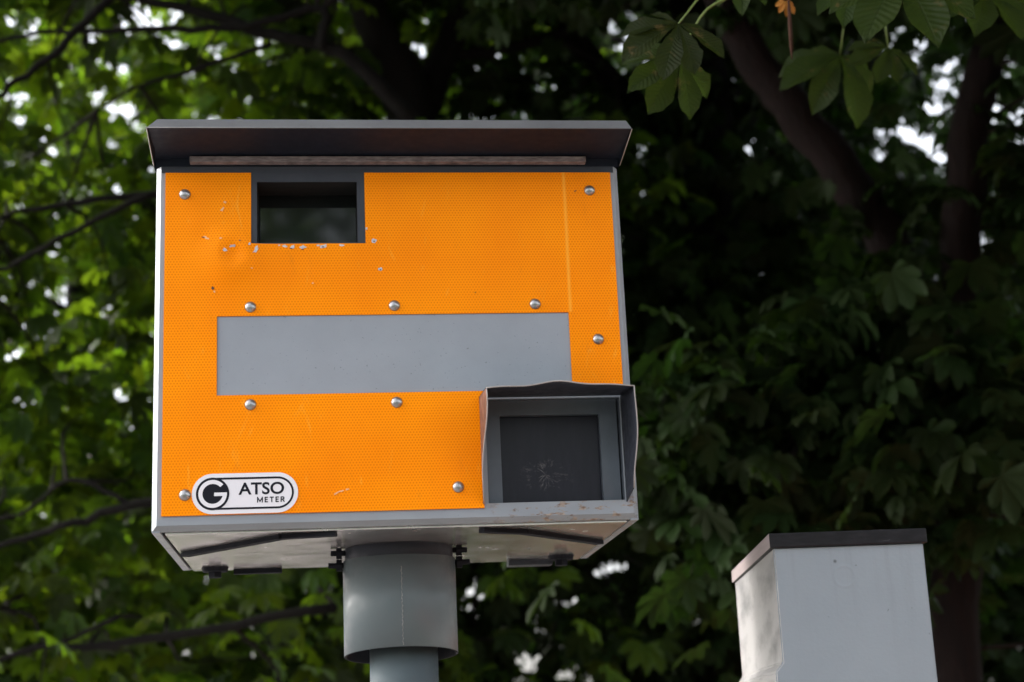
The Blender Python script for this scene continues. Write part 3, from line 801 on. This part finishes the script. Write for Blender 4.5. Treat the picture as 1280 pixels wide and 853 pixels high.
def grow(root, trunk, limbs, blobs, nleaf, size, lod, mat, bark, twig_n=400, per=9, spread=.34, low=1.55, gap_prob=.97):
    """trunk / limbs: list of (points, r0, r1); blobs: list of (centre, radii, weight)"""
    paths = []
    for k, (pts, ra, rb) in enumerate([trunk]+limbs):
        P = spline(pts, max(10, 5*len(pts))); n = len(P); jit = rng.normal(0, 1, (n, 3))*min(ra, .03)*.22; jit[0] = 0
        P = P+jit; bm = bmesh.new(); tube(bm, P, np.linspace(ra, rb, n), 14 if ra > .05 else 7, rough=.09 if ra > .05 else .03)
        obj('trunk' if k == 0 else 'limb', bm, bark, root, smooth=True); paths.append(P)
    allp = np.vstack(paths)
    w = np.array([b[2] for b in blobs], float); w /= w.sum(); nc = nleaf//per
    cs = []
    for (c, r, _), k in zip(blobs, rng.multinomial(nc, w)):
        v = rng.normal(size=(k, 3)); v /= np.linalg.norm(v, axis=1)[:, None]; v *= (rng.random(k)**.42)[:, None]
        cs.append(np.array(c)+v*np.array(r))
    cs = np.vstack(cs); cs = cs[cs[:, 2] > low]; 
    # twigs
    bm = bmesh.new(); cnt = 0
    for c in cs[rng.permutation(len(cs))[:twig_n]]:
        d = np.linalg.norm(allp-c, axis=1)+.4*np.maximum(0, allp[:, 2]-c[2]); i = d.argmin()
        if d[i] > 2.2: continue
        a = allp[i]; m = (a+c)/2+np.array([0, 0, .03])+rng.normal(0, .06, 3)
        tube(bm, spline([a, m, c], 7), np.linspace(.011, .0035, 7), 5, cap=False); cnt += 1
    if cnt: tag(obj('twigs', bm, M_twig, root, smooth=True), kind='stuff')
    else: bm.free()
    pos = np.repeat(cs, per, 0)+rng.normal(0, spread*.5, (len(cs)*per, 3))*np.array([1, 1, .7])
    out = pos-np.repeat(cs, per, 0); k = thin(pos, gap_prob, size) & (pos[:, 2] > low-.1); pos, out = pos[k], out[k]; n = len(pos)
    az = rng.random(n)*2*math.pi; fw = np.stack([np.cos(az), np.sin(az), -rng.uniform(.15, 1.1, n)], 1)+out*1.2
    up = np.stack([rng.normal(0, .35, n), rng.normal(0, .35, n), np.ones(n)], 1)
    sz = size*rng.uniform(.7, 1.15, n)
    leaf_mesh('foliage', pos, fw, up, sz, lod, root, mat)
    return n

tot = 0
P3 = lambda l, Y: [at(x, y, Y+(d[0] if d else 0)) for x, y, *d in l]
# left chestnut: its trunk is hidden behind the speed camera, limbs spread to the left
x1, y1_ = at(512, 600, 6.4)[:2]
t1 = empty('chestnut_tree', (x1, y1_, 0), 'leafy horse chestnut with sunlit pale green leaves behind the left of the speed camera', 'tree')
def rel(root, L): b = np.array(root.location); return [(np.array(p)-b, ra, rb) for p, ra, rb in L]
LB = lambda root, L: [(np.array(c)-np.array(root.location), r, w) for c, r, w in L]
def plant(root, trunk, limbs, blobs, *a, **k):
    """works in world space, then moves the root's children back under its base"""
    n = grow(root, trunk, limbs, blobs, *a, **k)
    inv = Matrix.Translation(-Vector(root.location))
    for ch in root.children: ch.matrix_parent_inverse = inv
    return n
tr = ([np.array([x1, y1_, 0]), at(515, 640, 6.4), at(525, 300, 6.4), at(505, 110, 6.3), at(465, 20, 6.2), at(430, -120, 6.2)], .20, .09)
lim = [(P3([(515, 150), (430, 70), (330, 42), (245, 14), (120, -8), (-40, -50)], 5.2), .045, .014),
       (P3([(400, 60), (400, 12), (310, 33), (190, 38), (60, 40), (-30, 55)], 5.0), .028, .009),
       (P3([(160, -30), (130, 5), (60, 72), (0, 115), (-50, 150)], 4.7), .026, .011),
       (P3([(520, 260), (330, 225), (190, 243), (60, 258), (-20, 278)], 4.9), .030, .010),
       (P3([(190, 243), (100, 285), (0, 338), (-40, 350)], 4.8), .018, .008),
       (P3([(340, 55), (250, 85), (170, 110), (120, 140)], 5.0), .016, .006),
       (P3([(515, 560), (330, 590), (170, 632), (60, 665), (-30, 695)], 4.7), .032, .011),
       (P3([(170, 632), (90, 600), (30, 640), (-20, 650)], 4.7), .014, .006),
       (P3([(420, 760), (160, 803), (60, 810), (-30, 830)], 4.7), .024, .010),
       (P3([(150, 770), (65, 805), (40, 770), (0, 760)], 4.7), .012, .005),
       (P3([(520, 160), (560, 60), (610, -40), (680, -160)], 6.4), .10, .06),
       (P3([(560, 70), (640, 60), (760, 20), (850, -60)], 6.4), .04, .02)]
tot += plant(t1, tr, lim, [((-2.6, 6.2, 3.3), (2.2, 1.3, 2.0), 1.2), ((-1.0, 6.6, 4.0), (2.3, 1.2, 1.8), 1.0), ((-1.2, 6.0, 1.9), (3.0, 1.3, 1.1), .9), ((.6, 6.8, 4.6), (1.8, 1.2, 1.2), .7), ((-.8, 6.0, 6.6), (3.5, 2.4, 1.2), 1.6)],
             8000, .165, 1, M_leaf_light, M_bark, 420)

# middle chestnut with the dark upright trunk
x2, y2_ = at(885, 600, 7.2)[:2]
t2 = empty('chestnut_tree', (x2, y2_, 0), 'shaded horse chestnut with a straight black trunk between the two grey boxes', 'tree')
tr = ([np.array([x2, y2_, 0]), at(905, 600, 7.2), at(890, 350, 7.2), at(880, 120, 7.1), at(850, -100, 7.2), at(830, -350, 7.4)], .24, .11)
lim = [(P3([(895, 420), (900, 255), (820, 160), (720, 50), (640, -60)], 7.0), .11, .07), (P3([(890, 200), (960, 100), (1010, -20), (1060, -150)], 7.3), .10, .05),
       (P3([(905, 560), (1000, 500), (1080, 470), (1150, 480)], 6.6), .035, .012), (P3([(905, 620), (800, 660), (700, 690), (600, 700)], 6.8), .04, .012),
       (P3([(895, 470), (1010, 300), (1060, 180), (1100, 30)], 7.6), .05, .02)]
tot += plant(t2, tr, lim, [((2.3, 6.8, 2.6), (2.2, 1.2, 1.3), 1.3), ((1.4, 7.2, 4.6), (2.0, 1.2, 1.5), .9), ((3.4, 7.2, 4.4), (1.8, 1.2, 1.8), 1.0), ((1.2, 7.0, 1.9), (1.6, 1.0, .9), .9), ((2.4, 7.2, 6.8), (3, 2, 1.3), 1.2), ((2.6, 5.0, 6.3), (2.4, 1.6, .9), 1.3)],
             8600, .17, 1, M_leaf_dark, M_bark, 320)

# right chestnut: forked, reddish trunk, one bough reaching over the speed camera
x3, y3_ = at(1195, 853, 3.6)[:2]
t3 = empty('chestnut_tree', (x3, y3_, 0), 'forked horse chestnut with reddish bark at the right, big leaves hanging near the top', 'tree')
tr = ([np.array([x3, y3_, 0]), at(1195, 853, 3.6), at(1205, 600, 3.6), at(1208, 440, 3.6), at(1200, 300, 3.55), at(1218, 150, 3.5), at(1252, 10, 3.5), at(1290, -130, 3.5), at(1300, -400, 3.5)], .105, .06)
lim = [(P3([(1195, 640), (1180, 500), (1135, 365), (1060, 225), (985, 130), (925, 40), (880, -70), (850, -250)], 3.75), .10, .07),
       (P3([(1200, 640), (1235, 560), (1290, 480), (1400, 380)], 3.5), .055, .04),
       (P3([(1290, -130), (1240, -180), (1150, -170), (1050, -120), (960, -60), (905, -10)], 1.2), .03, .006),
       (P3([(1160, 430), (1120, 470), (1060, 500), (1010, 540)], 3.1), .016, .006)]
lim[2][0][0] = at(1290, -130, 3.4); lim[2][0][1] = at(1270, -260, 2.6); lim[2][0][2] = at(1190, -260, 1.6); lim[2][0][3] = at(1090, -180, .9); lim[2][0][4] = at(990, -90, .5); lim[2][0][5] = at(925, -20, .35)
e = lambda px, py, Y: tuple(at(px, py, Y))
tot += plant(t3, tr, lim, [(e(1070, 480, 3.2), (.42, .5, .30), 1.2), (e(880, 520, 3.2), (.22, .4, .24), .55), (e(1000, 620, 3.3), (.5, .5, .22), .5), (e(1190, 570, 3.0), (.35, .5, .25), .4), ((3.1, 3.6, 3.6), (.9, .9, 1.4), 1.4), ((2.2, 3.1, 5.2), (2.0, 1.7, .70), 4.2), ((3.2, 1.6, 4.6), (1.8, 1.6, .9), 3.2), ((4.7, 2.8, 3.0), (.9, 2.0, 1.6), 3.5), (e(900, 700, 3.5), (.4, .5, .25), .4)],  # high and far-right blobs added out of view to block sky light
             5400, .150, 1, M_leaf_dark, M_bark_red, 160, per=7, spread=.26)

# big near leaves of the overhanging bough: hand placed leaf by leaf
near = []
def nleaf(px, py, Y, tx, ty, tY, size, up=(0, -.3, 1)):
    a = at(px, py, Y); b = at(tx, ty, tY); near.append((a, b-a, np.array(up, float), size))
nleaf(848, 30, .30, 818, 98, .24, .134, (.05, -.9, .55))
nleaf(848, 72, .40, 816, 148, .33, .142, (.25, -.9, .4))
nleaf(1125, -35, .25, 1190, 60, .10, .215, (-.25, -.8, .9))
nleaf(1065, -20, .45, 1040, 40, .35, .12, (0, -.6, .9))
nleaf(1050, 70, 1.15, 1015, 170, 1.0, .20, (.1, -.9, .5))
nleaf(930, -25, .5, 925, 10, .35, .11, (0, -.2, 1))
nleaf(1230, -10, .7, 1290, 40, .6, .16, (0, -.5, 1))
nleaf(1110, 60, 1.0, 1085, 120, .9, .12, (.3, -.7, .7))
nl = leaf_mesh('foliage', np.array([n[0] for n in near]), np.array([n[1] for n in near]), np.array([n[2] for n in near]), np.array([n[3] for n in near]), 0, t3, M_leaf_near)
nl['label'] = 'large veined leaves hanging in focus near the top edge'
bm = bmesh.new()
ends = [at(925, -20, .35), at(915, -5, .38), at(1090, -180, .9), at(1010, -60, .5), at(1090, -180, .9), at(925, -20, .35), at(1190, -160, 1.0), at(1090, -120, .95)]
for (a, d, u, s), e_ in zip(near, ends): tube(bm, spline([e_, (a+e_)/2+np.array([0, 0, .03]), a], 8), np.linspace(.0030, .0018, 8), 7)
st = obj('leaf_stalks', bm, M_petiole, t3, smooth=True)
bm = bmesh.new(); tube(bm, spline([at(983, -30, .6), at(987, 20, .6), at(990, 74, .6)], 8), [.002, .002, .0022, .0035, .004, .0042, .0036, .001], 8)
sd = obj('dry_flower_stalk', bm, m_bark('dry_stalk', (.05, .022, .015), (.12, .06, .045)), t3, smooth=True)
dl = leaf_mesh('dead_leaf', np.array([at(982, 2, .6)]), np.array([[.05, -.1, -1.]]), np.array([[.1, -1, 0.]]), np.array([.035]), 0, t3, NT('withered_leaf').set(Base_Color=(.42, .17, .02), Roughness=.7).m)
for o in (nl, st, sd, dl): o.matrix_parent_inverse = Matrix.Translation(-Vector(t3.location))

# leaf roof added out of view to keep sky light off the trees below
def roof(root, blobs, n, size, mat):
    cs = []; w = np.array([b[2] for b in blobs], float); w /= w.sum()
    for (c, r, _), k in zip(blobs, rng.multinomial(n, w)):
        v = rng.uniform(-1, 1, (k, 3)); cs.append(np.array(c)+v*np.array(r))
    p = np.vstack(cs); az = rng.random(len(p))*6.283
    fw = np.stack([np.cos(az), np.sin(az), -rng.uniform(0, .6, len(p))], 1); up = np.stack([rng.normal(0, .25, len(p)), rng.normal(0, .25, len(p)), np.ones(len(p))], 1)
    k = p[:, 2] > 3.0+.52*np.maximum(0, p[:, 1]); p, fw, up = p[k], fw[k], up[k]
    o = leaf_mesh('added_shade_foliage', p, fw, up, size*rng.uniform(.7, 1.15, len(p)), 2, root, mat); o.matrix_parent_inverse = Matrix.Translation(-Vector(root.location))
roof(t3, [((3.6, .9, 4.7), (3.3, 3.0, .7), 1.6), ((3.5, 4.0, 6.0), (3.0, 1.2, .8), .7)], 7500, .23, M_leaf_dark)
roof(t2, [((2.0, 6.0, 7.4), (3.2, 2.6, 1.0), 1)], 4200, .23, M_leaf_dark)
roof(t1, [((-.6, 1.9, 5.0), (2.4, 2.0, .6), .9), ((-1.5, 5.8, 7.2), (3.2, 2.2, 1.0), 1)], 5600, .23, M_leaf_light)

# trees farther back
def far_tree(x, y, h, r, n, size, mat, label, lod=2):
    t = empty('chestnut_tree', (x, y, 0), label, 'tree', 'trees standing farther back')
    tr = ([np.array([x, y, 0]), np.array([x+.1, y, h*.3]), np.array([x-.1, y+.1, h*.6]), np.array([x, y, h*.92])], .22, .05)
    lm = []
    for k in range(6):
        a = k*1.05+random.random(); z = h*(.25+.1*k); q = np.array([x, y, z])
        lm.append(([q, q+np.array([math.cos(a)*r*.45, math.sin(a)*r*.3, h*.07]), q+np.array([math.cos(a)*r*.85, math.sin(a)*r*.55, h*.10])], .07, .02))
    return plant(t, tr, lm, [((x, y, h*.30), (r, r*.55, h*.25), 1.2), ((x, y, h*.62), (r*.95, r*.5, h*.30), 1.2), ((x, y, h*.18), (r*1.05, r*.5, h*.16), .7)], n, size, lod, mat, M_bark, 120, per=10, spread=.5, low=.5)
tot += far_tree(-4.0, 11.0, 12.0, 3.4, 10500, .19, M_leaf_light, 'sunlit tree standing farther back at the far left, seen through the left foliage')
tot += far_tree(.6, 11.8, 12.0, 3.3, 9500, .19, M_leaf_light, 'pale green tree standing farther back behind the speed camera')
tot += far_tree(5.2, 11.0, 12.0, 3.4, 10500, .19, M_leaf_dark, 'dark tree standing farther back between the forked trunk and the straight trunk')
tot += far_tree(-2.6, 15.5, 14.5, 4.2, 9500, .22, M_leaf_light, 'hindmost tree on the left, pale green between thin branches')
tot += far_tree(4.0, 16.2, 14.5, 4.2, 9000, .22, M_leaf_dark, 'hindmost tree on the right, dark behind the straight trunk')
tot += far_tree(9.6, 15.0, 12.0, 3.6, 5000, .22, M_leaf_dark, 'dark tree standing farther back at the right edge')
# woodland across the road, mirrored dimly in the camera window
c = np.vstack([rng.uniform(-1, 1, (500, 3))*np.array([13, 1.6, 2.4])+np.array([0, -20, 2.8]), rng.normal(0, 1, (110, 3))*np.array([1.7, .7, 2.4])+np.array([.3, -20, 8.8])]); c = np.repeat(c, 9, 0)+rng.normal(0, .42, (5490, 3))
az = rng.random(5490)*6.283; wl = leaf_mesh('woodland', c, np.stack([np.cos(az), np.sin(az), -rng.uniform(.1, 1, 5490)], 1), np.tile([0, .1, 1.], (5490, 1)), rng.uniform(.3, .5, 5490), 2, None, M_leaf_light)
tag(wl, 'leafy woodland on the far side of the road', 'woodland', kind='stuff')
print('leaves', tot)
